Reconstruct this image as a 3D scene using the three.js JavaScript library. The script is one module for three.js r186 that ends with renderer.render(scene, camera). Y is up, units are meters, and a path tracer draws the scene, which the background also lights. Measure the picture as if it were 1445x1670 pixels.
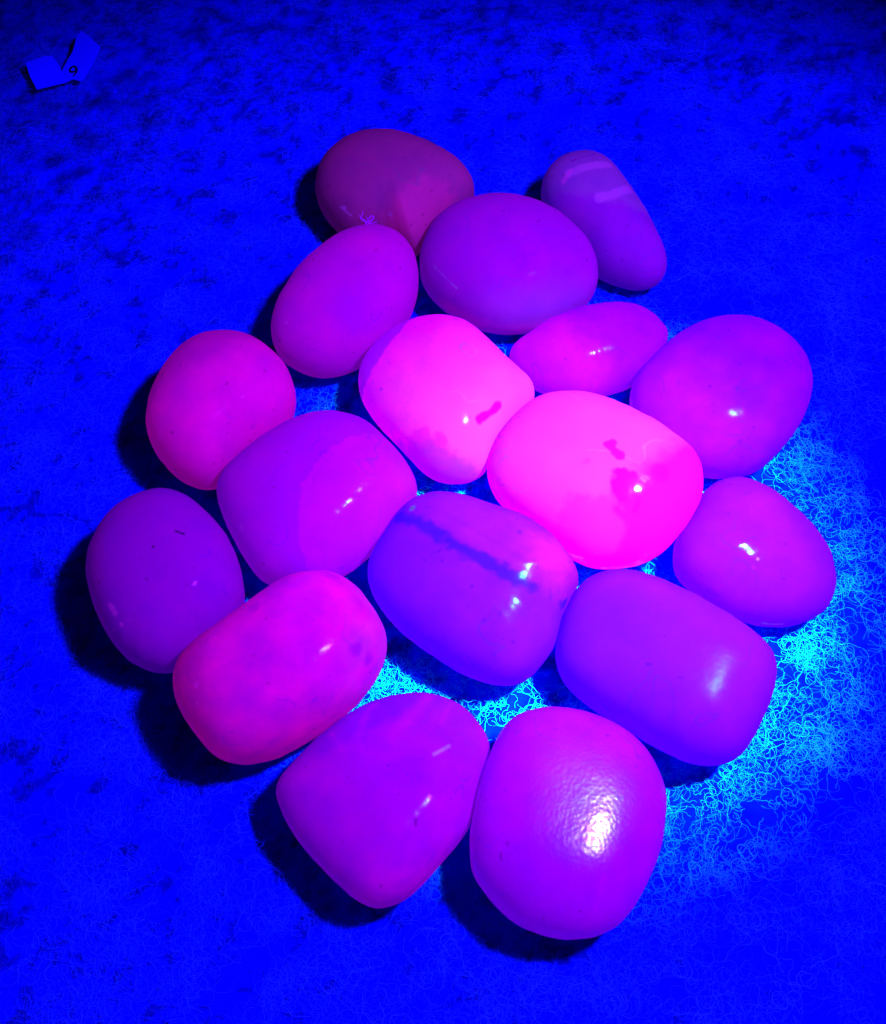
import * as THREE from 'three';
import { mergeGeometries, mergeVertices } from 'three/addons/utils/BufferGeometryUtils.js';
import { ImprovedNoise } from 'three/addons/math/ImprovedNoise.js';

// ---------------------------------------------------------------- camera, light, exposure
const mm = 0.001, rad = THREE.MathUtils.degToRad;
const scene = new THREE.Scene();
scene.background = new THREE.Color(0x000000);
const camera = new THREE.PerspectiveCamera(2 * THREE.MathUtils.radToDeg(Math.atan(83.5 / 190)), 886 / 1024, 0.005, 5);
camera.position.set(0, 0.19 * Math.sin(rad(65)), 0.19 * Math.cos(rad(65)));
camera.lookAt(0, 0, 0);
camera.updateMatrixWorld();
const renderer = new THREE.WebGLRenderer({ antialias: true });
renderer.setSize(886, 1024);
renderer.toneMapping = THREE.LinearToneMapping;
renderer.toneMappingExposure = 1;
renderer.shadowMap.enabled = true;

// the ultraviolet torch held beside the camera: a wide violet spill and a whiter core, both from the same lens
const TORCH_AT = new THREE.Vector3(0.084, 0.212, 0.015), TORCH_TO = new THREE.Vector3(0.0215, 0, 0.011);
function beam(name, color, intensity, angle, penumbra) {
  const l = new THREE.SpotLight(color, intensity, 0, rad(angle), penumbra, 2);
  l.name = name;
  l.position.copy(TORCH_AT);
  l.target.position.copy(TORCH_TO);
  l.castShadow = true;
  l.shadow.radius = 0.6;
  l.shadow.camera.near = 0.02; l.shadow.camera.far = 1;
  l.shadow.mapSize.set(2048, 2048);
  l.shadow.bias = -0.0002;
  scene.add(l, l.target);
}
beam('torch_spill', new THREE.Color().setRGB(0.345, 0.0115, 1.0), 1.15, 37.8, 1);
beam('torch_core', new THREE.Color().setRGB(0.05, 1.25, 1.0), 6.4, 11.5, 1);

// ---------------------------------------------------------------- helpers
let seed = 20240711;
const rnd = () => { seed = (seed + 0x6d2b79f5) | 0; let t = Math.imul(seed ^ (seed >>> 15), 1 | seed); t = (t + Math.imul(t ^ (t >>> 7), 61 | t)) ^ t; return ((t ^ (t >>> 14)) >>> 0) / 4294967296; };
const noise = new ImprovedNoise();
const n3 = (x, y, z) => noise.noise(x + 31.7, y + 11.3, z + 57.9);
const fbm = (x, y, z, o = 4) => { let s = 0, a = 1, t = 0; for (let i = 0; i < o; i++) { s += a * n3(x, y, z); t += a; x = x * 2.03 + 7; y = y * 2.03 + 3; z = z * 2.03 + 5; a *= 0.5; } return s / t; };
const sm = (a, b, x) => { const t = Math.min(1, Math.max(0, (x - a) / (b - a))); return t * t * (3 - 2 * t); };
function tag(o, label, category, group, kind) {
  if (label) o.userData.label = label;
  if (category) o.userData.category = category;
  if (group) o.userData.group = group;
  if (kind) o.userData.kind = kind;
  return o;
}
function shadow(o) { o.traverse((m) => { if (m.isMesh) m.castShadow = m.receiveShadow = true; }); return o; }

// ---------------------------------------------------------------- carpet: a lumpy felt sheet and its wool fibres
const lump = (x, z) => 0.55 * mm * fbm(x * 420, z * 420, 1.5, 3) + 0.7 * mm * fbm(x * 110, z * 110, 9.1, 2);
const wear = (x, z) => 0.8 * fbm(x * 210, z * 210, 4.2, 4) + 0.75 * fbm(x * 620, z * 620, 8.8, 3);   // thick and thin spots of the pile
{
  const S = 0.56, N = 520, g = new THREE.PlaneGeometry(S, S, N, N).rotateX(-Math.PI / 2), p = g.attributes.position, c = new Float32Array(p.count * 3);
  for (let i = 0; i < p.count; i++) {
    const x = p.getX(i), z = p.getZ(i), w = sm(-0.38, 0.20, wear(x, z));
    p.setY(i, lump(x, z) - 0.9 * mm);
    c[i * 3] = 0.0003; c[i * 3 + 1] = 0.001 + 0.002 * w; c[i * 3 + 2] = 0.13 + 0.42 * w;
  }
  g.setAttribute('color', new THREE.BufferAttribute(c, 3));
  g.computeVertexNormals();
  const o = new THREE.Mesh(g, new THREE.MeshPhysicalMaterial({ vertexColors: true, roughness: 1, specularIntensity: 0 }));
  o.name = 'carpet';
  scene.add(shadow(tag(o, 'deep blue woolly carpet under the stones', 'carpet', null, 'structure')));
}
const STONES = [
  {"at": [-8.85, 7.39, -58.5], "half": 8.5, "e": 0.85, "tilt": [3, 4], "R": [14.4, 13.5, 12.5, 11.5, 10.7, 10.2, 10.0, 10.1, 10.4, 10.8, 11.2, 11.4, 10.4, 9.3, 8.7, 8.3, 8.3, 8.5, 8.9, 9.4, 9.9, 10.5, 11.0, 11.4, 11.8, 12.2, 12.7, 13.2, 13.7, 14.1, 14.4, 14.7, 14.9, 15.0, 14.9, 14.8, 14.7, 14.4, 14.1, 13.7, 13.3, 13.0, 12.7, 12.4, 12.1, 11.9, 11.8, 11.9, 12.0, 12.1, 12.5, 12.9, 13.4, 13.8, 14.2, 14.5], "label": "dull dusty plum egg-shaped stone, dimmest of the pile, with a paler rosy lobe", "c": [0.2835, 0.25, 0.24], "c2": [0.357, 0.22, 0.26], "mot": 0.7, "rough": 0.12, "grain": 0.0015, "coat": 0.004, "marks": [{"t": "blob", "p": [[5.7, 3.8, 8.0]], "r": 7.5, "c": [0.5071, 0.22, 0.286], "s": 0.22, "a": 0.9, "w": 0.12}, {"t": "line", "p": [[-8.5, 4.8, 5.2], [-7.5, 4.6, 6.1], [-6.8, 4.4, 6.7]], "r": 0.22, "c": [0.441, 0.62, 0.5], "s": 0.4, "a": 1, "w": 0.2}, {"t": "blob", "p": [[-7.9, 5.0, 5.6]], "r": 0.4, "c": [0.441, 0.62, 0.5], "s": 0.25, "a": 1, "w": 0.25}, {"t": "blob", "p": [[0.1, 5.2, 7.4]], "r": 0.45, "c": [0.441, 0.62, 0.5], "s": 0.5, "a": 0.7, "w": 0.25}, {"t": "line", "p": [[-0.7, 6.2, 6.3], [1.8, 8.2, 3.4], [5.0, 8.1, -1.3]], "r": 1.6, "c": [0.2409, 0.22, 0.234], "s": 0.8, "a": 0.5, "w": 0.2}]},
  {"at": [28.09, 6.61, -53.82], "half": 7.5, "e": 0.85, "tilt": [4, -6], "R": [8.0, 8.4, 9.0, 9.8, 10.8, 12.3, 13.9, 15.0, 15.2, 14.7, 13.9, 12.8, 11.9, 11.1, 10.3, 9.5, 8.7, 7.9, 7.3, 6.8, 6.6, 6.4, 6.4, 6.4, 6.6, 6.9, 7.4, 8.0, 8.7, 9.4, 10.1, 10.8, 11.6, 12.4, 13.1, 13.6, 13.9, 14.1, 14.1, 14.0, 13.8, 13.3, 12.5, 11.5, 10.4, 9.4, 8.7, 8.1, 7.7, 7.5, 7.2, 7.1, 7.1, 7.2, 7.3, 7.6], "label": "narrow upright violet stone with two pale flakes near its tip", "c": [0.24, 0.05, 0.42], "c2": [0.29, 0.08, 0.42], "mot": 0.7, "rough": 0.12, "grain": 0.0015, "coat": 0.002, "marks": [{"t": "zone", "p": [[-10.1, -1.6, -3.8], [6.9, 5.4, 1.9], [-5.7, 6.5, -5.2]], "c": [0.26, 0.42, 0.4], "s": 1.2, "a": 0.9, "w": 0.6}, {"t": "line", "p": [[-9.4, 3.9, -5.9], [-5.9, 5.8, -8.2], [-2.0, 5.7, -9.8]], "r": 0.16, "c": [0.221, 0.012, 0.3], "s": 0.4, "a": 1, "w": 0.2}, {"t": "line", "p": [[-6.7, 6.2, -5.2], [-4.0, 6.7, -6.3], [-0.2, 6.6, -7.2]], "r": 0.9, "c": [0.42, 0.62, 0.52], "s": 0.45, "a": 0.85, "w": 0.2}, {"t": "line", "p": [[-2.0, 7.3, 0.4], [0.3, 7.5, -0.2], [3.4, 6.5, -2.4]], "r": 0.9, "c": [0.42, 0.62, 0.52], "s": 0.45, "a": 0.85, "w": 0.2}, {"t": "line", "p": [[-7.7, 5.6, -3.8], [-6.7, 6.2, -5.5]], "r": 0.5, "c": [0.714, 0.45, 0.55], "s": 0.5, "a": 0.5, "w": 0.2}, {"t": "blob", "p": [[7.6, 1.5, 12.3]], "r": 2.4, "c": [0.306, 0.01, 0.46], "s": 0.4, "a": 0.8, "w": 0.25}]},
  {"at": [11.19, 7.8, -43.11], "half": 9.0, "e": 0.85, "tilt": [0, 0], "R": [15.3, 15.5, 15.6, 15.5, 15.2, 14.8, 14.2, 13.7, 13.2, 12.9, 12.6, 12.4, 12.2, 12.1, 12.1, 12.1, 12.1, 12.2, 12.3, 12.4, 12.5, 12.7, 13.0, 13.5, 13.9, 14.4, 14.8, 15.1, 15.2, 15.3, 15.3, 15.3, 15.4, 15.4, 15.2, 15.0, 14.8, 14.5, 14.2, 14.0, 13.8, 13.6, 13.4, 13.3, 13.1, 13.1, 13.1, 13.1, 13.1, 13.3, 13.4, 13.6, 13.9, 14.3, 14.7, 15.0], "label": "wide oval violet stone behind the bright pink one, with a pale scratch", "c": [0.42, 0.0144, 0.44], "c2": [0.36, 0.0216, 0.45], "mot": 0.7, "rough": 0.14, "grain": 0.0015, "coat": 0.004, "marks": [{"t": "line", "p": [[-12.7, 4.7, 3.4], [-11.2, 4.9, 5.3], [-8.9, 4.4, 7.7]], "r": 0.18, "c": [0.42, 0.62, 0.5], "s": 0.4, "a": 0.8, "w": 0.2}, {"t": "blob", "p": [[-12.5, 4.8, 3.7]], "r": 0.5, "c": [0.42, 0.62, 0.5], "s": 0.4, "a": 0.7, "w": 0.25}, {"t": "blob", "p": [[9.3, 6.7, 5.9]], "r": 0.55, "c": [0.374, 0.0072, 0.46], "s": 0.4, "a": 0.7, "w": 0.25}, {"t": "line", "p": [[-10.4, -0.6, 7.9], [-4.2, -0.5, 11.4], [4.1, -1.3, 11.6], [10.4, -0.8, 9.3]], "r": 1.4, "c": [0.714, 0.0144, 0.46], "s": 0.8, "a": 0.5, "w": 0.2}, {"t": "blob", "p": [[2.7, 8.2, 5.6]], "r": 3, "c": [0.408, 0.0018, 0.46], "s": 0.8, "a": 0.6, "w": 0.25}]},
  {"at": [-16.2, 7.3, -36.06], "half": 8.5, "e": 0.85, "tilt": [0, 0], "R": [11.3, 11.0, 10.7, 10.5, 10.3, 10.2, 10.2, 10.3, 10.4, 10.6, 10.9, 11.3, 11.7, 12.2, 12.8, 13.4, 14.0, 14.5, 14.8, 15.0, 15.1, 15.2, 15.0, 14.6, 14.0, 13.3, 12.6, 12.0, 11.4, 10.9, 10.6, 10.4, 10.3, 10.2, 10.2, 10.3, 10.4, 10.6, 11.0, 11.5, 12.1, 12.8, 13.4, 14.1, 14.8, 15.4, 15.6, 15.7, 15.5, 15.1, 14.6, 13.9, 13.3, 12.7, 12.2, 11.7], "label": "oblong slanting purple stone with a tuft of purple fluff at its upper end", "c": [0.5814, 0.00864, 0.44], "c2": [0.4896, 0.0018, 0.46], "mot": 0.7, "rough": 0.14, "grain": 0.0015, "coat": 0.002, "marks": [{"t": "blob", "p": [[1.8, 7.3, 6.6]], "r": 3.2, "c": [0.3978, 0.00108, 0.48], "s": 0.9, "a": 0.7, "w": 0.25}, {"t": "blob", "p": [[-9.4, 5.6, 8.0]], "r": 0.3, "c": [0.6426, 0.45, 0.55], "s": 0.4, "a": 0.6, "w": 0.25}, {"t": "blob", "p": [[-10.6, 3.2, 9.8]], "r": 0.25, "c": [0.153, 0.0072, 0.2], "s": 0.25, "a": 1, "w": 0.25}]},
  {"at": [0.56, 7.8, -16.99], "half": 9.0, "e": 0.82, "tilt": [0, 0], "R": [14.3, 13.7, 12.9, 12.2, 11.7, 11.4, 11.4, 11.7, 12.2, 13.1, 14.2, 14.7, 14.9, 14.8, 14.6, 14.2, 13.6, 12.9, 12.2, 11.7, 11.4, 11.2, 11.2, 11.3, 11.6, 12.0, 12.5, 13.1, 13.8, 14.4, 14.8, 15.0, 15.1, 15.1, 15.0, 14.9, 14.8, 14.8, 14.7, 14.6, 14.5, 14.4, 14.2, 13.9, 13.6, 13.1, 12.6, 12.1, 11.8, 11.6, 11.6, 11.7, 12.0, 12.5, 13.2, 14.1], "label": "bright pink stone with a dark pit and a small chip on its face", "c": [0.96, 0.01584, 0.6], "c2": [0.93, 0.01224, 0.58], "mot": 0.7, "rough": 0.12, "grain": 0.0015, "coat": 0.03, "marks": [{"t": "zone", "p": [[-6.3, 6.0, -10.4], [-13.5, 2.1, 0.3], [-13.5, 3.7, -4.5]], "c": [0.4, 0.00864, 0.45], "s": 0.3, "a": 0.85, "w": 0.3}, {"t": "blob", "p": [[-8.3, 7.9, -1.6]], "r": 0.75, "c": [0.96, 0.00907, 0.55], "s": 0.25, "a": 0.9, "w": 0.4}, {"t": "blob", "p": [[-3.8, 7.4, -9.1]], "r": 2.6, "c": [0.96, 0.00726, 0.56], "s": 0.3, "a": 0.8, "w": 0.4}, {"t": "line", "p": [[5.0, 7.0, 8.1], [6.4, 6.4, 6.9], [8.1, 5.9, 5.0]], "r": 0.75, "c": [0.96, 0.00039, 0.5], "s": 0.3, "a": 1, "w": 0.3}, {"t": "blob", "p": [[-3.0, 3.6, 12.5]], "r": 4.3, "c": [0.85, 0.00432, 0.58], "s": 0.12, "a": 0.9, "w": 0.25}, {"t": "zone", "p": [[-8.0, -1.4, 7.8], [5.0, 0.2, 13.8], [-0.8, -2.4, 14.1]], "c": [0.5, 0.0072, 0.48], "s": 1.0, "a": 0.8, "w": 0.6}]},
  {"at": [24.62, 5.8, -27.15], "half": 7.0, "e": 0.85, "tilt": [0, 0], "R": [12.5, 11.8, 11.0, 10.5, 10.0, 9.7, 9.3, 8.9, 8.5, 8.2, 8.0, 7.9, 8.0, 8.1, 8.4, 8.6, 8.9, 9.2, 9.4, 9.7, 10.0, 10.3, 10.9, 11.5, 12.0, 12.6, 13.2, 13.6, 13.1, 11.7, 10.5, 9.8, 9.2, 8.7, 8.2, 7.8, 7.5, 7.4, 7.3, 7.4, 7.4, 7.5, 7.6, 7.8, 8.1, 8.6, 9.1, 9.8, 10.5, 11.3, 12.0, 12.6, 13.1, 13.4, 13.7, 13.2], "label": "low magenta stone tucked behind and between the two bright pink stones", "c": [0.4901, 0.00072, 0.45], "c2": [0.3813, 0.00072, 0.45], "mot": 0.84, "rough": 0.1, "grain": 0.007, "coat": 0.06, "marks": [{"t": "zone", "p": [[-5.3, 4.3, -4.4], [4.5, -2.7, 6.5], [-8.8, 3.6, 5.5]], "c": [0.7689, 0.00144, 0.5], "s": 3.5, "a": 0.8, "w": 0.6}]},
  {"at": [45.65, 7.8, -16.64], "half": 9.0, "e": 0.82, "tilt": [0, 0], "R": [14.0, 13.6, 13.2, 12.9, 12.6, 12.4, 12.3, 12.3, 12.4, 12.6, 12.9, 13.1, 13.2, 13.3, 13.3, 13.4, 13.5, 13.6, 13.7, 13.8, 13.9, 14.1, 14.2, 14.4, 14.5, 14.7, 14.9, 15.0, 15.1, 15.0, 14.6, 14.1, 13.6, 13.2, 13.1, 13.0, 13.0, 13.1, 13.3, 13.5, 13.8, 14.1, 14.4, 14.7, 15.0, 15.3, 15.5, 15.6, 15.7, 15.7, 15.7, 15.6, 15.5, 15.2, 14.9, 14.5], "label": "large rounded violet-magenta stone with a small dark speck on its lower half", "c": [0.3882, 0.00072, 0.45], "c2": [0.3001, 0.00072, 0.45], "mot": 1.1199999999999999, "rough": 0.1, "grain": 0.0015, "coat": 0.012, "marks": [{"t": "zone", "p": [[-6.8, 7.2, -6.0], [0.9, -1.3, 13.2], [-12.1, 4.4, 5.8]], "c": [0.6355, 0.00072, 0.46], "s": 4, "a": 0.6, "w": 0.6}, {"t": "blob", "p": [[0.1, 5.9, 11.0]], "r": 0.4, "c": [0.2825, 0.00072, 0.4], "s": 0.5, "a": 0.8, "w": 0.25}, {"t": "blob", "p": [[-15.0, 0.1, 0.9]], "r": 1, "c": [0.7413, 0.45, 0.55], "s": 0.5, "a": 0.3, "w": 0.25}]},
  {"at": [-36.2, 8.3, -13.65], "half": 9.5, "e": 0.85, "tilt": [0, 0], "R": [11.5, 11.1, 10.6, 10.1, 9.6, 9.2, 8.9, 8.8, 8.8, 9.0, 9.3, 9.8, 10.5, 11.4, 12.2, 12.6, 12.7, 12.6, 12.5, 12.3, 12.1, 11.9, 11.9, 11.8, 11.7, 11.6, 11.5, 11.3, 11.2, 11.2, 11.2, 11.2, 11.3, 11.5, 11.8, 12.1, 12.5, 12.9, 13.3, 13.7, 14.0, 14.1, 14.2, 14.3, 14.3, 14.2, 14.0, 13.8, 13.6, 13.5, 13.4, 13.2, 13.0, 12.8, 12.5, 12.1], "label": "plain rounded rose-purple stone between the chipped bluish violet stone and the oblong purple one", "c": [0.765, 0.01008, 0.44], "c2": [0.646, 0.00864, 0.42], "mot": 0.84, "rough": 0.12, "grain": 0.0015, "coat": 0.02, "marks": [{"t": "zone", "p": [[-8.6, 6.9, 0.1], [6.1, 5.5, -10.5], [-6.7, 6.6, -7.0]], "c": [0.51, 0.00864, 0.36], "s": 2.5, "a": 0.9, "w": 0.6}, {"t": "blob", "p": [[-7.5, 5.1, 7.5]], "r": 0.5, "c": [0.714, 0.45, 0.55], "s": 0.5, "a": 0.3, "w": 0.25}, {"t": "blob", "p": [[6.5, 4.6, 5.1]], "r": 0.5, "c": [0.51, 0.0072, 0.4], "s": 0.5, "a": 0.7, "w": 0.25}]},
  {"at": [-19.4, 7.8, 2.14], "half": 9.0, "e": 0.8, "tilt": [0, 0], "R": [14.5, 13.5, 12.7, 12.2, 12.0, 11.8, 11.6, 11.5, 11.5, 11.7, 11.9, 12.1, 12.5, 12.8, 13.2, 13.6, 14.0, 14.3, 14.7, 14.9, 14.8, 14.5, 14.3, 14.2, 14.2, 14.4, 14.7, 15.1, 15.6, 16.0, 16.0, 15.6, 15.0, 14.6, 14.3, 14.2, 14.1, 14.1, 14.3, 14.5, 14.7, 15.0, 15.2, 15.4, 15.4, 15.4, 15.4, 15.2, 15.0, 14.8, 14.8, 14.9, 15.1, 15.3, 15.5, 15.4], "label": "broad violet stone split by a curved facet line down its face", "c": [0.4865, 0.00108, 0.44], "c2": [0.4325, 0.00108, 0.44], "mot": 0.5599999999999999, "rough": 0.09, "grain": 0.007, "coat": 0.035, "marks": [{"t": "blob", "p": [[10.9, 2.7, 4.5]], "r": 14.2, "c": [0.6127, 0.00108, 0.45], "s": 0.012, "a": 1, "w": 0.03}, {"t": "blob", "p": [[-10.8, 5.2, 6.5]], "r": 0.5, "c": [0.7568, 0.45, 0.55], "s": 0.5, "a": 0.35, "w": 0.25}, {"t": "zone", "p": [[7.6, 4.5, -11.8], [14.4, 0.6, 0.2], [12.8, 4.3, -5.8]], "c": [0.5406, 0.00144, 0.45], "s": 0.8, "a": 0.6, "w": 0.6}]},
  {"at": [23.94, 10.23, -0.5], "half": 10.5, "e": 0.82, "tilt": [-4, 13], "R": [16.0, 16.1, 16.0, 15.7, 15.4, 15.2, 15.0, 15.0, 15.0, 14.9, 14.8, 14.6, 14.3, 14.1, 13.9, 13.7, 13.4, 13.0, 12.7, 12.4, 12.2, 12.1, 12.2, 12.5, 12.9, 13.5, 14.4, 15.4, 16.4, 17.1, 17.4, 17.4, 17.4, 17.4, 17.3, 17.3, 17.3, 17.2, 16.9, 16.3, 15.6, 15.0, 14.4, 13.8, 13.3, 12.9, 12.6, 12.5, 12.4, 12.4, 12.7, 13.0, 13.4, 13.9, 14.7, 15.5], "label": "brightest pink stone with dark magenta blotches and a white glint", "c": [0.96, 0.0072, 0.62], "c2": [0.95, 0.00648, 0.6], "mot": 0.5599999999999999, "rough": 0.07, "grain": 0.007, "coat": 0.15, "marks": [{"t": "zone", "p": [[13.7, 5.2, -2.4], [-5.0, -0.9, 11.8], [12.8, -1.2, 8.0]], "c": [0.96, 0.00072, 0.56], "s": 2.2, "a": 1, "w": 0.6}, {"t": "blob", "p": [[-6.2, 5.6, 9.3]], "r": 1, "c": [0.96, 0.00302, 0.56], "s": 0.3, "a": 0.0, "w": 0.25}, {"t": "line", "p": [[2.9, 10.4, 0.2], [3.6, 10.3, 1.2], [4.6, 10.2, 1.8]], "r": 0.75, "c": [0.96, 0.00065, 0.52], "s": 0.2, "a": 1, "w": 0.5}, {"t": "blob", "p": [[3.5, 10.4, -0.2]], "r": 0.55, "c": [0.96, 0.00065, 0.52], "s": 0.25, "a": 1, "w": 0.25}, {"t": "blob", "p": [[4.8, 9.7, 5.7]], "r": 1.9, "c": [0.96, 0.00036, 0.5], "s": 0.2, "a": 1, "w": 0.4}, {"t": "blob", "p": [[4.2, 9.3, 7.2]], "r": 1.6, "c": [0.96, 0.00036, 0.5], "s": 0.2, "a": 1, "w": 0.4}, {"t": "line", "p": [[5.8, 8.9, 7.5], [6.4, 8.2, 8.7], [5.7, 7.6, 10.0]], "r": 0.45, "c": [0.96, 0.00036, 0.46], "s": 0.3, "a": 0.9, "w": 0.2}, {"t": "blob", "p": [[-1.3, 6.3, 11.8]], "r": 5.2, "c": [0.96, 0.00302, 0.56], "s": 0.18, "a": 1, "w": 0.2}, {"t": "blob", "p": [[-5.3, 8.0, 7.5]], "r": 0.35, "c": [0.96, 0.00504, 0.5], "s": 0.3, "a": 1, "w": 0.25}, {"t": "blob", "p": [[-0.4, 10.4, 2.5]], "r": 0.5, "c": [0.96, 0.00302, 0.5], "s": 0.5, "a": 0.6, "w": 0.25}, {"t": "blob", "p": [[9.8, 8.4, 4.6]], "r": 1.5, "c": [0.96, 0.00036, 0.54], "s": 0.3, "a": 0.9, "w": 0.25}]},
  {"at": [-42.11, 8.3, 15.69], "half": 9.5, "e": 0.82, "tilt": [0, 0], "R": [11.9, 12.2, 12.4, 12.4, 12.4, 12.4, 12.4, 12.4, 12.3, 12.5, 12.8, 13.1, 13.4, 13.6, 13.5, 13.3, 12.9, 12.6, 12.1, 11.7, 11.3, 11.0, 10.8, 10.6, 10.6, 10.6, 10.7, 10.9, 11.2, 11.5, 11.8, 12.2, 12.5, 12.8, 13.2, 13.6, 14.0, 14.3, 14.5, 14.7, 14.8, 14.9, 14.7, 14.3, 13.8, 13.2, 12.7, 12.3, 12.0, 11.8, 11.7, 11.5, 11.5, 11.5, 11.6, 11.7], "label": "bluish violet rounded stone with white chips on its side", "c": [0.289, 0.00108, 0.42], "c2": [0.34, 0.00108, 0.4], "mot": 0.7, "rough": 0.1, "grain": 0.0015, "coat": 0.04, "marks": [{"t": "line", "p": [[-5.5, 7.2, 6.3], [-4.7, 7.1, 7.4]], "r": 0.55, "c": [0.714, 0.45, 0.55], "s": 0.3, "a": 0.8, "w": 0.5}, {"t": "blob", "p": [[-3.7, 6.8, 9.0]], "r": 0.35, "c": [0.714, 0.45, 0.55], "s": 0.3, "a": 0.8, "w": 0.25}, {"t": "blob", "p": [[-5.2, 5.2, 9.3]], "r": 0.25, "c": [0.714, 0.45, 0.55], "s": 0.3, "a": 0.8, "w": 0.25}, {"t": "line", "p": [[3.2, 8.8, -4.6], [4.3, 8.6, -4.2]], "r": 0.22, "c": [0.068, 0.00072, 0.1], "s": 0.3, "a": 1, "w": 0.2}, {"t": "blob", "p": [[0.3, 9.5, -1.9]], "r": 0.25, "c": [0.085, 0.00072, 0.1], "s": 0.3, "a": 1, "w": 0.25}, {"t": "zone", "p": [[-8.2, 7.1, -5.0], [-6.2, 2.7, 9.6], [-9.0, 6.2, 1.4]], "c": [0.374, 0.00864, 0.34], "s": 1.5, "a": 0.8, "w": 0.6}, {"t": "zone", "p": [[5.1, 2.8, -11.5], [12.0, 1.6, 1.5], [10.7, 3.0, -3.4]], "c": [0.408, 0.00108, 0.42], "s": 2, "a": 0.7, "w": 0.6}]},
  {"at": [4.35, 8.76, 16.26], "half": 9.5, "e": 0.75, "tilt": [0, 8], "R": [15.9, 15.1, 14.6, 14.3, 14.4, 14.8, 15.3, 15.5, 15.8, 16.2, 16.3, 16.0, 15.4, 14.7, 14.0, 13.4, 12.9, 12.4, 12.1, 11.9, 11.9, 12.0, 12.2, 12.6, 13.0, 13.5, 14.1, 14.8, 15.4, 15.8, 16.0, 15.9, 15.7, 15.6, 15.8, 16.1, 16.3, 16.3, 16.0, 15.6, 14.9, 14.2, 13.6, 13.1, 12.7, 12.5, 12.5, 12.6, 12.9, 13.2, 13.5, 13.9, 14.3, 14.7, 15.1, 15.7], "label": "deep violet loaf-shaped stone crossed by a dark blue band", "c": [0.2469, 0.00072, 0.42], "c2": [0.3005, 0.00072, 0.42], "mot": 0.84, "rough": 0.12, "grain": 0.007, "coat": 0.03, "marks": [{"t": "zone", "p": [[-8.1, 7.0, -10.2], [13.7, -1.4, 4.2], [8.2, 7.7, -5.6]], "c": [0.5099, 0.00108, 0.38], "s": 1.2, "a": 0.45, "w": 0.5}, {"t": "line", "p": [[-10.1, 6.3, -9.2], [-5.2, 8.9, -5.7], [-1.5, 9.4, -2.9], [3.8, 9.4, 0.6], [8.0, 8.5, 3.1], [13.7, 1.6, 4.3]], "r": 1.0, "c": [0.1015, 0.00072, 0.34], "s": 0.5, "a": 1, "w": 0.5}, {"t": "line", "p": [[-2.5, 8.8, -7.8], [3.8, 9.2, -3.3], [9.8, 8.2, 0.9], [14.3, 2.6, 2.8]], "r": 0.45, "c": [0.3091, 0.00072, 0.4], "s": 0.6, "a": 0.45, "w": 0.7}, {"t": "line", "p": [[3.7, 7.1, -9.2], [9.1, 7.4, -5.5], [13.3, 6.4, -1.5]], "r": 0.5, "c": [0.4016, 0.00108, 0.36], "s": 0.6, "a": 0.35, "w": 0.7}, {"t": "blob", "p": [[8.0, 8.1, -4.7]], "r": 0.45, "c": [0.2163, 0.00072, 0.32], "s": 0.4, "a": 0.9, "w": 0.25}, {"t": "blob", "p": [[-8.0, 7.2, -10.0]], "r": 0.5, "c": [0.1855, 0.0216, 0.06], "s": 0.4, "a": 0.9, "w": 0.25}, {"t": "line", "p": [[-11.2, 2.0, 6.0], [-7.0, 0.8, 9.7], [-3.0, -1.1, 12.5]], "r": 0.5, "c": [0.2009, 0.00216, 0.4], "s": 0.6, "a": 0.8, "w": 0.5}, {"t": "blob", "p": [[12.9, 6.6, -1.9]], "r": 3.4, "c": [0.6988, 0.00144, 0.4], "s": 0.8, "a": 0.9, "w": 0.25}]},
  {"at": [47.43, 7.68, 10.94], "half": 8.5, "e": 0.85, "tilt": [0, -12], "R": [11.7, 12.0, 12.3, 12.8, 13.1, 13.2, 13.3, 13.0, 12.6, 12.2, 11.8, 11.3, 11.0, 10.7, 10.4, 10.3, 10.1, 10.2, 10.3, 10.5, 10.6, 10.8, 11.0, 11.2, 11.6, 12.1, 12.4, 12.4, 12.2, 12.1, 11.8, 11.3, 11.0, 11.0, 11.1, 11.6, 12.1, 12.4, 12.6, 12.6, 12.5, 12.1, 11.6, 11.2, 10.8, 10.4, 10.1, 9.8, 9.7, 9.7, 9.8, 9.9, 10.2, 10.4, 10.8, 11.2], "label": "magenta egg-shaped stone beside the glowing cyan wool, with a sharp white glint", "c": [0.4089, 0.00072, 0.45], "c2": [0.3384, 0.00072, 0.45], "mot": 0.7, "rough": 0.08, "grain": 0.007, "coat": 0.05, "marks": [{"t": "zone", "p": [[3.3, 7.3, -4.9], [6.3, 1.2, 10.3], [8.3, 6.6, 4.3]], "c": [0.2679, 0.00072, 0.46], "s": 3, "a": 0.9, "w": 0.6}, {"t": "zone", "p": [[-11.5, 3.6, 1.9], [-0.8, -0.4, 10.2], [-9.8, -3.3, 5.0]], "c": [0.5076, 0.00072, 0.46], "s": 2.5, "a": 0.8, "w": 0.6}, {"t": "blob", "p": [[-4.0, 7.2, 5.2]], "r": 0.3, "c": [0.4935, 0.00108, 0.4], "s": 0.4, "a": 0.8, "w": 0.25}, {"t": "blob", "p": [[-3.4, 7.7, 4.0]], "r": 0.2, "c": [0.7962, 0.036, 0.4], "s": 0.4, "a": 0.6, "w": 0.25}, {"t": "line", "p": [[0.9, -0.9, 10.5], [3.6, -0.4, 10.7]], "r": 0.35, "c": [0.5922, 0.45, 0.55], "s": 0.6, "a": 0.5, "w": 0.2}]},
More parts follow.
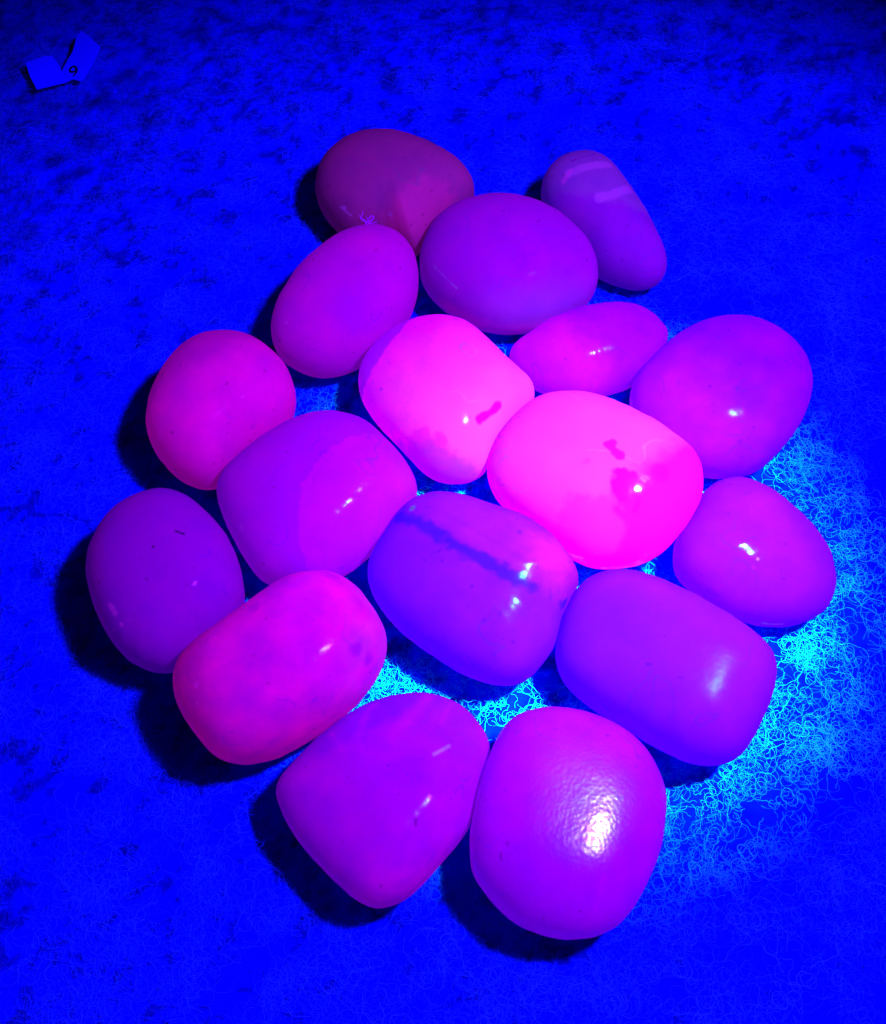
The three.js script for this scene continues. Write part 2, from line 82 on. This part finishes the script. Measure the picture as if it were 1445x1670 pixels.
  {"at": [-23.49, 9.6, 29.74], "half": 10.8, "e": 0.75, "tilt": [0, 0], "R": [14.1, 13.3, 12.6, 12.1, 11.5, 11.1, 10.8, 10.6, 10.5, 10.5, 10.6, 10.8, 11.1, 11.5, 12.1, 12.7, 13.3, 14.0, 14.5, 14.9, 15.0, 14.9, 14.9, 15.0, 15.1, 15.2, 15.2, 15.1, 14.7, 13.9, 12.9, 12.1, 11.3, 10.8, 10.5, 10.3, 10.2, 10.3, 10.5, 10.9, 11.4, 12.1, 12.9, 13.7, 14.4, 15.1, 15.8, 16.1, 16.2, 16.2, 16.0, 16.0, 16.0, 16.0, 15.6, 14.9], "label": "mottled magenta loaf-shaped stone with smoky violet patches", "c": [0.748, 0.00144, 0.42], "c2": [0.612, 0.00504, 0.4], "mot": 1.4, "rough": 0.12, "grain": 0.007, "coat": 0.035, "marks": [{"t": "blob", "p": [[7.4, 9.2, 3.0]], "r": 3.5, "c": [0.561, 0.00108, 0.4], "s": 0.8, "a": 0.8, "w": 0.25}, {"t": "blob", "p": [[-0.1, 10.8, 0.5]], "r": 4, "c": [0.612, 0.00108, 0.4], "s": 0.9, "a": 0.6, "w": 0.25}, {"t": "blob", "p": [[11.4, 8.1, -0.4]], "r": 1.0, "c": [0.425, 0.00108, 0.4], "s": 0.6, "a": 0.9, "w": 0.25}, {"t": "blob", "p": [[13.1, 5.5, 0.1]], "r": 1.0, "c": [0.408, 0.00108, 0.42], "s": 0.6, "a": 0.9, "w": 0.25}, {"t": "blob", "p": [[-2.9, 9.3, -6.2]], "r": 0.9, "c": [0.476, 0.00108, 0.38], "s": 0.5, "a": 0.8, "w": 0.25}, {"t": "zone", "p": [[-10.0, 8.1, -2.2], [-7.0, 4.2, 12.4], [-12.2, 6.8, 5.4]], "c": [0.578, 0.00864, 0.3], "s": 2.2, "a": 0.9, "w": 0.6}, {"t": "blob", "p": [[-10.2, 8.6, 4.8]], "r": 0.4, "c": [0.714, 0.45, 0.55], "s": 0.5, "a": 0.4, "w": 0.25}, {"t": "blob", "p": [[-10.0, 7.8, 7.0]], "r": 0.3, "c": [0.714, 0.45, 0.55], "s": 0.5, "a": 0.4, "w": 0.25}, {"t": "blob", "p": [[8.1, 8.4, -9.4]], "r": 4, "c": [0.884, 0.00144, 0.44], "s": 0.9, "a": 0.7, "w": 0.25}]},
  {"at": [32.45, 9.31, 29.28], "half": 9.5, "e": 0.72, "tilt": [-3, 12], "R": [15.2, 15.4, 15.3, 15.1, 15.0, 15.0, 15.2, 15.4, 15.7, 15.8, 15.5, 15.0, 14.3, 13.5, 12.6, 11.9, 11.4, 11.0, 10.7, 10.6, 10.6, 10.8, 11.0, 11.5, 12.0, 12.7, 13.6, 14.6, 15.5, 16.0, 16.2, 16.3, 16.5, 16.8, 17.1, 17.4, 17.5, 17.2, 16.6, 15.8, 14.9, 13.9, 13.1, 12.4, 11.8, 11.4, 11.2, 11.1, 11.0, 11.1, 11.3, 11.7, 12.1, 12.8, 13.6, 14.5], "label": "large plain violet loaf-shaped stone with a pink glint near its end", "c": [0.2632, 0.00072, 0.44], "c2": [0.312, 0.00072, 0.45], "mot": 0.5599999999999999, "rough": 0.24, "grain": 0.007, "coat": 0.014, "marks": [{"t": "line", "p": [[-11.0, 6.6, -9.7], [-5.4, 7.7, -11.1], [0.5, 8.0, -9.0]], "r": 1.6, "c": [0.3705, 0.00072, 0.46], "s": 0.9, "a": 0.7, "w": 0.2}, {"t": "blob", "p": [[-5.8, 9.2, -4.3]], "r": 4, "c": [0.2536, 0.00072, 0.44], "s": 1, "a": 0.5, "w": 0.25}]},
  {"at": [-7.63, 7.03, 47.33], "half": 7.8, "e": 0.72, "tilt": [-7, 0], "R": [12.4, 12.1, 12.0, 12.0, 11.8, 11.6, 11.5, 11.5, 11.7, 12.0, 12.5, 13.1, 13.8, 14.4, 14.8, 15.0, 14.7, 14.3, 13.8, 13.5, 13.3, 13.2, 13.3, 13.5, 13.8, 14.2, 14.7, 15.2, 15.7, 15.5, 14.7, 14.0, 13.5, 13.2, 13.0, 12.8, 12.8, 12.9, 13.0, 13.2, 13.5, 13.8, 14.2, 14.6, 15.1, 15.6, 16.0, 16.3, 16.5, 16.5, 16.4, 16.3, 15.9, 14.8, 13.7, 12.9], "label": "violet diamond-shaped stone with faint fan-like rays across its upper face", "c": [0.5046, 0.00108, 0.43], "c2": [0.4325, 0.00108, 0.43], "mot": 1.1199999999999999, "rough": 0.1, "grain": 0.0015, "coat": 0.05, "marks": [{"t": "zone", "p": [[-11.1, 5.9, -3.1], [5.7, 6.1, -11.1], [-3.9, 5.5, -10.5]], "c": [0.3063, 0.00108, 0.44], "s": 1.2, "a": 0.8, "w": 0.6}, {"t": "line", "p": [[-4.0, 7.1, -6.2], [-3.0, 5.9, -10.3], [-1.9, 5.2, -11.7]], "r": 0.5, "c": [0.5406, 0.00144, 0.42], "s": 0.9, "a": 0.6, "w": 0.2}, {"t": "line", "p": [[0.7, 7.5, -6.0], [4.0, 6.7, -10.0], [5.7, 4.8, -13.1]], "r": 0.9, "c": [0.6127, 0.00108, 0.43], "s": 0.9, "a": 0.8, "w": 0.2}, {"t": "line", "p": [[7.4, 6.8, -8.1], [8.7, 5.0, -11.6]], "r": 0.35, "c": [0.6127, 0.00108, 0.44], "s": 0.8, "a": 0.7, "w": 0.2}, {"t": "line", "p": [[-6.0, 7.2, -3.9], [-8.0, 5.5, -7.2]], "r": 0.35, "c": [0.5406, 0.00108, 0.44], "s": 0.8, "a": 0.7, "w": 0.2}, {"t": "line", "p": [[6.4, 7.4, -3.4], [7.4, 7.3, -4.0], [8.4, 7.0, -4.7]], "r": 0.22, "c": [0.7568, 0.45, 0.55], "s": 0.7, "a": 0.1, "w": 0.2}, {"t": "blob", "p": [[10.8, 6.2, -5.7]], "r": 2.6, "c": [0.3244, 0.00108, 0.44], "s": 0.9, "a": 0.7, "w": 0.25}, {"t": "zone", "p": [[-3.0, 4.5, 13.1], [5.8, 4.0, 9.8], [0.9, 0.7, 14.6]], "c": [0.6487, 0.00108, 0.43], "s": 1.5, "a": 0.6, "w": 0.6}, {"t": "line", "p": [[-13.7, 4.7, -1.8], [-10.8, 6.3, 2.2], [-9.8, 4.9, 6.8]], "r": 1.2, "c": [0.4325, 0.00108, 0.44], "s": 1, "a": 0.6, "w": 0.2}]},
  {"at": [16.74, 7.75, 51.17], "half": 8.8, "e": 0.68, "tilt": [-3, -1], "R": [13.7, 13.5, 13.4, 13.3, 13.3, 13.3, 13.5, 13.8, 14.2, 14.6, 15.0, 15.1, 15.2, 15.1, 15.1, 15.0, 14.9, 14.8, 14.8, 14.7, 14.5, 14.4, 14.3, 14.3, 14.2, 13.8, 13.4, 13.1, 12.8, 12.6, 12.5, 12.6, 12.7, 13.0, 13.4, 14.0, 14.7, 15.4, 15.9, 16.1, 16.1, 16.1, 15.9, 15.8, 15.7, 15.6, 15.6, 15.6, 15.6, 15.5, 15.4, 15.2, 15.0, 14.8, 14.5, 14.1], "label": "magenta rounded-square stone with a wide grainy white glint on top", "c": [0.459, 0.00072, 0.44], "c2": [0.374, 0.00072, 0.44], "mot": 0.7, "rough": 0.2, "grain": 0.018, "coat": 0.8, "marks": [{"t": "zone", "p": [[-11.4, 6.1, 3.7], [11.9, 4.3, -8.6], [-6.1, 7.1, -10.2]], "c": [0.595, 0.00072, 0.46], "s": 4, "a": 0.8, "w": 0.6}, {"t": "line", "p": [[3.9, 7.9, 8.7], [2.7, 6.5, 12.3], [1.8, 3.2, 14.8]], "r": 0.3, "c": [0.51, 0.00072, 0.45], "s": 0.8, "a": 0.6, "w": 0.2}, {"t": "line", "p": [[-2.8, 8.2, 8.0], [-3.1, 4.9, 13.5]], "r": 1.2, "c": [0.425, 0.00072, 0.45], "s": 1, "a": 0.5, "w": 0.2}]}
];
function radiusAt(s, a) {                                   // closed Catmull-Rom through the outline radii
  const n = s.R.length, t = ((a / (2 * Math.PI)) % 1 + 1) % 1 * n, i = Math.floor(t), f = t - i;
  const [p0, p1, p2, p3] = [-1, 0, 1, 2].map((k) => s.R[(i + k + n) % n]);
  return 0.5 * (2 * p1 + (p2 - p0) * f + (2 * p0 - 5 * p1 + 4 * p2 - p3) * f * f + (3 * p1 - p0 - 3 * p2 + p3) * f ** 3);
}
const underStone = (x, z) => STONES.some((s) => { const dx = x / mm - s.at[0], dz = z / mm - s.at[2]; return Math.hypot(dx, dz) < 0.72 * radiusAt(s, Math.atan2(dz, dx)); });
{
  const fibres = [];
  for (let k = 0; k < 17; k++) {                            // one tuft of curled hairs
    const pts = [];
    let a = rnd() * 6.283, turn = (rnd() < 0.5 ? -1 : 1) * (0.15 + 0.5 * rnd()), x = (rnd() - 0.5) * 3.2, z = (rnd() - 0.5) * 3.2, y = -0.5 + rnd() * 0.4, lift = rnd() * 0.9, step = 0.26 + rnd() * 0.18;
    const n = 9 + Math.floor(rnd() * 9), y0 = y;
    for (let i = 0; i <= n; i++) {
      pts.push(new THREE.Vector3(x, y0 + lift * Math.sin((i / n) * Math.PI) + (rnd() - 0.5) * 0.10, z).multiplyScalar(mm));
      a += turn * (0.4 + 1.2 * rnd()) + (rnd() - 0.5) * 0.9;
      if (rnd() < 0.14) turn = -turn;
      x += Math.cos(a) * step; z += Math.sin(a) * step;
    }
    const t = new THREE.TubeGeometry(new THREE.CatmullRomCurve3(pts), Math.round(n * 1.5), (0.011 + rnd() * 0.015) * mm, 3, false);
    t.deleteAttribute('uv');
    fibres.push(t);
  }
  const g = mergeGeometries(fibres), spots = [];
  for (let z = -0.150; z < 0.105; z += 2.0 * mm) for (let x = -0.135; x < 0.135; x += 2.0 * mm) {
    const px = x + (rnd() - 0.5) * 2.2 * mm, pz = z + (rnd() - 0.5) * 2.2 * mm, w = wear(px, pz), keep = rnd();
    if (Math.abs(px) > 0.085 - 0.35 * pz + 0.01) continue;
    if (underStone(px, pz) || keep > 0.03 + 0.85 * sm(-0.2, 0.4, w)) continue;
    spots.push([px, pz, w]);
  }
  const o = new THREE.InstancedMesh(g, new THREE.MeshPhysicalMaterial({ color: 0xffffff, roughness: 1, specularIntensity: 0 }), spots.length);
  const m = new THREE.Matrix4(), q = new THREE.Quaternion(), e = new THREE.Euler(), col = new THREE.Color();
  spots.forEach(([x, z, w], i) => {
    e.set((rnd() - 0.5) * 0.35, rnd() * 6.283, (rnd() - 0.5) * 0.35);
    const s = 0.8 + rnd() * 0.45;
    m.compose(new THREE.Vector3(x, lump(x, z) + 0.15 * mm * rnd(), z), q.setFromEuler(e), new THREE.Vector3(rnd() < 0.5 ? -s : s, s, s));
    o.setMatrixAt(i, m);
    const v = (0.45 + 0.55 * sm(-0.35, 0.35, w)) * (0.6 + 0.7 * rnd());
    o.setColorAt(i, col.setRGB(0.007 * v, 0.36 * v, 0.70 * v));
  });
  o.name = 'carpet_fibres';
  scene.add(shadow(tag(o, 'curly blue wool fibres covering the carpet', 'wool fibres', null, 'stuff')));
}

// ---------------------------------------------------------------- stones
const makeBall = (detail) => { const g = new THREE.IcosahedronGeometry(1, detail); g.deleteAttribute('uv'); g.deleteAttribute('normal'); return mergeVertices(g, 1e-5); };
const ball = makeBall(76), fineBall = makeBall(110);
function distToPath(ps, x, y, z) {
  let best = 1e9;
  for (let i = 0; i + 1 < ps.length; i++) {
    const [a, b] = [ps[i], ps[i + 1]], d = [b[0] - a[0], b[1] - a[1], b[2] - a[2]], l = d[0] ** 2 + d[1] ** 2 + d[2] ** 2 || 1e-9;
    const t = Math.min(1, Math.max(0, ((x - a[0]) * d[0] + (y - a[1]) * d[1] + (z - a[2]) * d[2]) / l));
    best = Math.min(best, Math.hypot(x - a[0] - t * d[0], y - a[1] - t * d[1], z - a[2] - t * d[2]));
  }
  return best;
}
STONES.forEach((s, index) => {
  const g = (s.grain > 0.01 ? fineBall : ball).clone(), p = g.attributes.position, n = p.count, col = new Float32Array(n * 3), P = 2 / s.e, off = index * 17.3;
  const zones = s.marks.map((m) => {
    if (m.t !== 'zone') return null;
    const [a, b, c] = m.p.map((v) => new THREE.Vector3(...v)), along = b.clone().sub(a), up = new THREE.Vector3(0, 1, 0.25).normalize(), nor = along.cross(up).normalize();
    if (c.sub(a).dot(nor) < 0) nor.negate();
    return [a, nor];
  });
  for (let i = 0; i < n; i++) {
    let x = p.getX(i), y = p.getY(i) * s.half / 13, z = p.getZ(i);
    const R = radiusAt(s, Math.atan2(z, x)), t = ((Math.hypot(x, z) / R) ** P + (Math.abs(y) / s.half) ** P) ** (-1 / P);
    const k = 1 + 0.006 * fbm(x * 1.7 + off, y * 2, z * 1.7, 2) + 0.002 * fbm(x * 7 + off, y * 11, z * 7, 2);
    const rough = s.grain * (n3(x * t * 2.1 + off, y * t * 2.1, z * t * 2.1) + 0.5 * n3(x * t * 4.6, y * t * 4.6 + off, z * t * 4.6)) / 13;   // fine orange-peel of the polish
    x *= t * (k + rough); y *= t * (k + rough); z *= t * (k + rough);
    p.setXYZ(i, x * mm, y * mm, z * mm);
    const f = Math.min(1, Math.max(0, 0.5 + s.mot * (1.5 * fbm(x * 0.10 + off, y * 0.12, z * 0.10, 3) + 0.22 * fbm(x * 0.9, y * 0.9 + off, z * 0.9, 3))));
    const c = [0, 1, 2].map((j) => s.c[j] + (s.c2[j] - s.c[j]) * f);
    s.marks.forEach((m, mi) => {
      const wob = m.w * (fbm(x * 0.55 + off, y * 0.55 + mi * 9, z * 0.55, 3));
      let w;
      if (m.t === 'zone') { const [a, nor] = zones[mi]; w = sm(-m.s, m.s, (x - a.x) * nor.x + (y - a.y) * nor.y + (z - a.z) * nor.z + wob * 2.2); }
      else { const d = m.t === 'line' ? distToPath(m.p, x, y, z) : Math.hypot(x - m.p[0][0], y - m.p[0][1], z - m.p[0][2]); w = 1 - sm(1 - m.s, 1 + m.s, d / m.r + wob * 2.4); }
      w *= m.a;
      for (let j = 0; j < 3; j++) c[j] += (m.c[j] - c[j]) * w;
    });
    // hair-thin healed cracks and drifting clouds through the mineral
    const crack = Math.max(0, 1 - Math.abs(fbm(x * 0.085 + off * 2, y * 0.10, z * 0.085 + 4, 3)) / 0.012) * sm(-0.05, 0.2, fbm(x * 0.12, y * 0.12 + off, z * 0.12, 2));
    const cloud = 1 + 0.34 * s.mot * fbm(x * 0.22 + 9, y * 0.22, z * 0.22 + off, 4);
    c[0] *= cloud * (1 - 0.32 * crack); c[1] *= cloud * (1 + 0.8 * crack);
    const speck = sm(0.62, 0.70, n3(x * 1.3 + off, y * 1.3, z * 1.3 + 2));
    for (let j = 0; j < 3; j++) c[j] *= 1 - 0.35 * speck;
    const fine = 1 + 0.07 * fbm(x * 2.6 + off, y * 2.6, z * 2.6, 2);
    for (let j = 0; j < 3; j++) col[i * 3 + j] = c[j] * fine;
  }
  g.setAttribute('color', new THREE.BufferAttribute(col, 3));
  g.computeVertexNormals();
  const o = new THREE.Mesh(g, new THREE.MeshPhysicalMaterial({ vertexColors: true, roughness: 1, specularIntensity: 0, transmission: 0.74, thickness: 0, clearcoat: s.coat, clearcoatRoughness: s.rough }));
  o.name = index ? 'tumbled_stone_' + String(index).padStart(3, '0') : 'tumbled_stone';
  o.position.set(...s.at).multiplyScalar(mm);
  o.rotation.set(rad(s.tilt[0]), 0, rad(s.tilt[1]));
  scene.add(shadow(tag(o, s.label, 'stone', 'polished stones piled on the carpet')));
});

// ---------------------------------------------------------------- small folded paper tag with a printed digit
{
  const outline = [[-82.06, -96.57], [-78.77, -98.86], [-77.31, -98.86], [-76.11, -97.22], [-75.31, -95.76], [-74.95, -94.95], [-74.43, -96.41], [-73.15, -99.51], [-72.74, -102.81], [-71.84, -104.31], [-69.87, -102.31], [-67.31, -99.35], [-68.55, -95.76], [-70.0, -92.07], [-70.68, -91.75], [-71.84, -92.38], [-72.58, -92.54], [-73.71, -92.07], [-78.87, -89.68], [-80.68, -93.02]], digit = [-72.54, -94.95];
  const [ox, oz] = [outline.reduce((a, v) => a + v[0], 0) / outline.length, outline.reduce((a, v) => a + v[1], 0) / outline.length];
  const [cx, cz] = outline[5], [ex, ez] = outline[17], cl = Math.hypot(ex - cx, ez - cz);                    // the crease runs from the notch to the far edge
  const high = (x, z) => { const u = ((x + ox - cx) * (ez - cz) - (z + oz - cz) * (ex - cx)) / cl; return u > 0 ? 1.2 + 0.22 * u : 1.2 - 0.10 * u; };   // both flaps lift off the crease
  const bend = (g, lift = 0) => {
    const q = g.attributes.position;
    for (let i = 0; i < q.count; i++) { const x = q.getX(i), z = -q.getY(i), t = q.getZ(i); q.setXYZ(i, x * mm, (high(x, z) + t + lift) * mm, z * mm); }
    g.computeVertexNormals();
    return g;
  };
  const cut = (pts) => new THREE.Shape(pts.map(([x, z]) => new THREE.Vector2(x - ox, -(z - oz))));
  const root = new THREE.Group();
  root.name = 'paper_tag';
  root.position.set(ox * mm, 0, oz * mm);
  const paper = new THREE.MeshPhysicalMaterial({ color: new THREE.Color().setRGB(0.004, 0.02, 0.92), roughness: 1, specularIntensity: 0, side: THREE.DoubleSide });
  const flaps = [[...outline.slice(0, 6), ...outline.slice(17)], outline.slice(5, 18)].map((pts) => {
    const o = new THREE.Mesh(bend(new THREE.ExtrudeGeometry(cut(pts), { depth: 0.12, bevelEnabled: false })), paper);
    o.name = 'flap';
    return o;
  });
  const ring = new THREE.Shape().absarc(0, 0, 0.9, 0, 6.283), hole = new THREE.Path().absarc(0, 0, 0.42, 0, 6.283);
  ring.holes.push(hole);
  const tail = new THREE.Shape([[0.45, 0.4], [0.92, 0.15], [1.05, -0.5], [0.9, -1.1], [0.5, -1.6], [0.2, -1.75], [0.12, -1.45], [0.45, -1.1], [0.56, -0.6]].map(([x, y]) => new THREE.Vector2(x, y)));
  const ink = mergeGeometries([ring, tail].map((sh, i) => new THREE.ExtrudeGeometry(sh, { depth: i ? 0.024 : 0.02, bevelEnabled: false, curveSegments: 20 }).translate(digit[0] - ox, -(digit[1] - oz), 0)));
  const nine = new THREE.Mesh(bend(ink, 0.13), new THREE.MeshPhysicalMaterial({ color: new THREE.Color().setRGB(0.002, 0.003, 0.03), roughness: 1, specularIntensity: 0 }));
  nine.name = 'printed_digit';
  root.add(...flaps, nine);
  scene.add(shadow(tag(root, 'small folded blue paper tag printed with a 9, lying alone on the carpet', 'paper tag')));
}

// ---------------------------------------------------------------- purple fluff caught on the oblong stone
{
  const g = [];
  for (let k = 0; k < 10; k++) {
    const pts = []; let x = (rnd() - 0.5) * 1.0, y = -0.4 + rnd() * 0.5, z = 0.6 - rnd() * 1.2, a = rnd() * 6.283;
    for (let i = 0; i < 8; i++) { pts.push(new THREE.Vector3(x, y, z).multiplyScalar(mm)); a += (rnd() - 0.5) * 2.4; x += 0.22 * Math.cos(a) + (rnd() - 0.5) * 0.15; y += 0.20 * Math.sin(a) + 0.08; z -= (k % 3 ? 0.10 : 0.5) * rnd() + 0.15 * Math.sin(a + 1); }
    const t = new THREE.TubeGeometry(new THREE.CatmullRomCurve3(pts), 18, 0.024 * mm, 4); t.deleteAttribute('uv'); g.push(t);
  }
  const o = new THREE.Mesh(mergeGeometries(g), new THREE.MeshStandardMaterial({ color: new THREE.Color().setRGB(0.30, 0.02, 0.75), roughness: 0.9 }));
  o.name = 'fluff';
  o.position.set(-12.7 * mm, 12.6 * mm, -48.5 * mm);
  scene.add(shadow(tag(o, 'wisp of purple fluff caught between the plum stone and the oblong purple one', 'fluff')));
}

// ---------------------------------------------------------------- the torch itself, above the frame
{
  const root = new THREE.Group(), axis = TORCH_TO.clone().sub(TORCH_AT).normalize();
  root.name = 'torch';
  root.position.copy(TORCH_AT).addScaledVector(axis, -0.010);
  root.quaternion.setFromUnitVectors(new THREE.Vector3(0, -1, 0), axis);
  const metal = new THREE.MeshStandardMaterial({ color: new THREE.Color().setRGB(0.02, 0.02, 0.022), roughness: 0.45, metalness: 0.6 });
  const V = (a) => a.map(([r, y]) => new THREE.Vector2(r * mm, y * mm));
  const part = (name, g, m) => { const o = new THREE.Mesh(g, m); o.name = name; root.add(o); };
  part('head', new THREE.LatheGeometry(V([[11.2, 0.5], [13.2, 0], [13.8, 1], [13.8, 16], [11, 24], [10.6, 26]]), 40), metal);
  part('barrel', new THREE.LatheGeometry(V([[10.4, 26], [10.4, 92], [9.6, 94], [0.01, 94]]), 40), metal);
  part('lens', new THREE.CylinderGeometry(11 * mm, 11 * mm, 1 * mm, 40).translate(0, 1.6 * mm, 0), new THREE.MeshStandardMaterial({ color: 0x111118, emissive: new THREE.Color().setRGB(0.55, 0.3, 1), emissiveIntensity: 2, roughness: 0.2 }));
  scene.add(shadow(tag(root, 'black metal ultraviolet torch held above the stones, lens lit violet', 'torch')));
}

renderer.render(scene, camera);
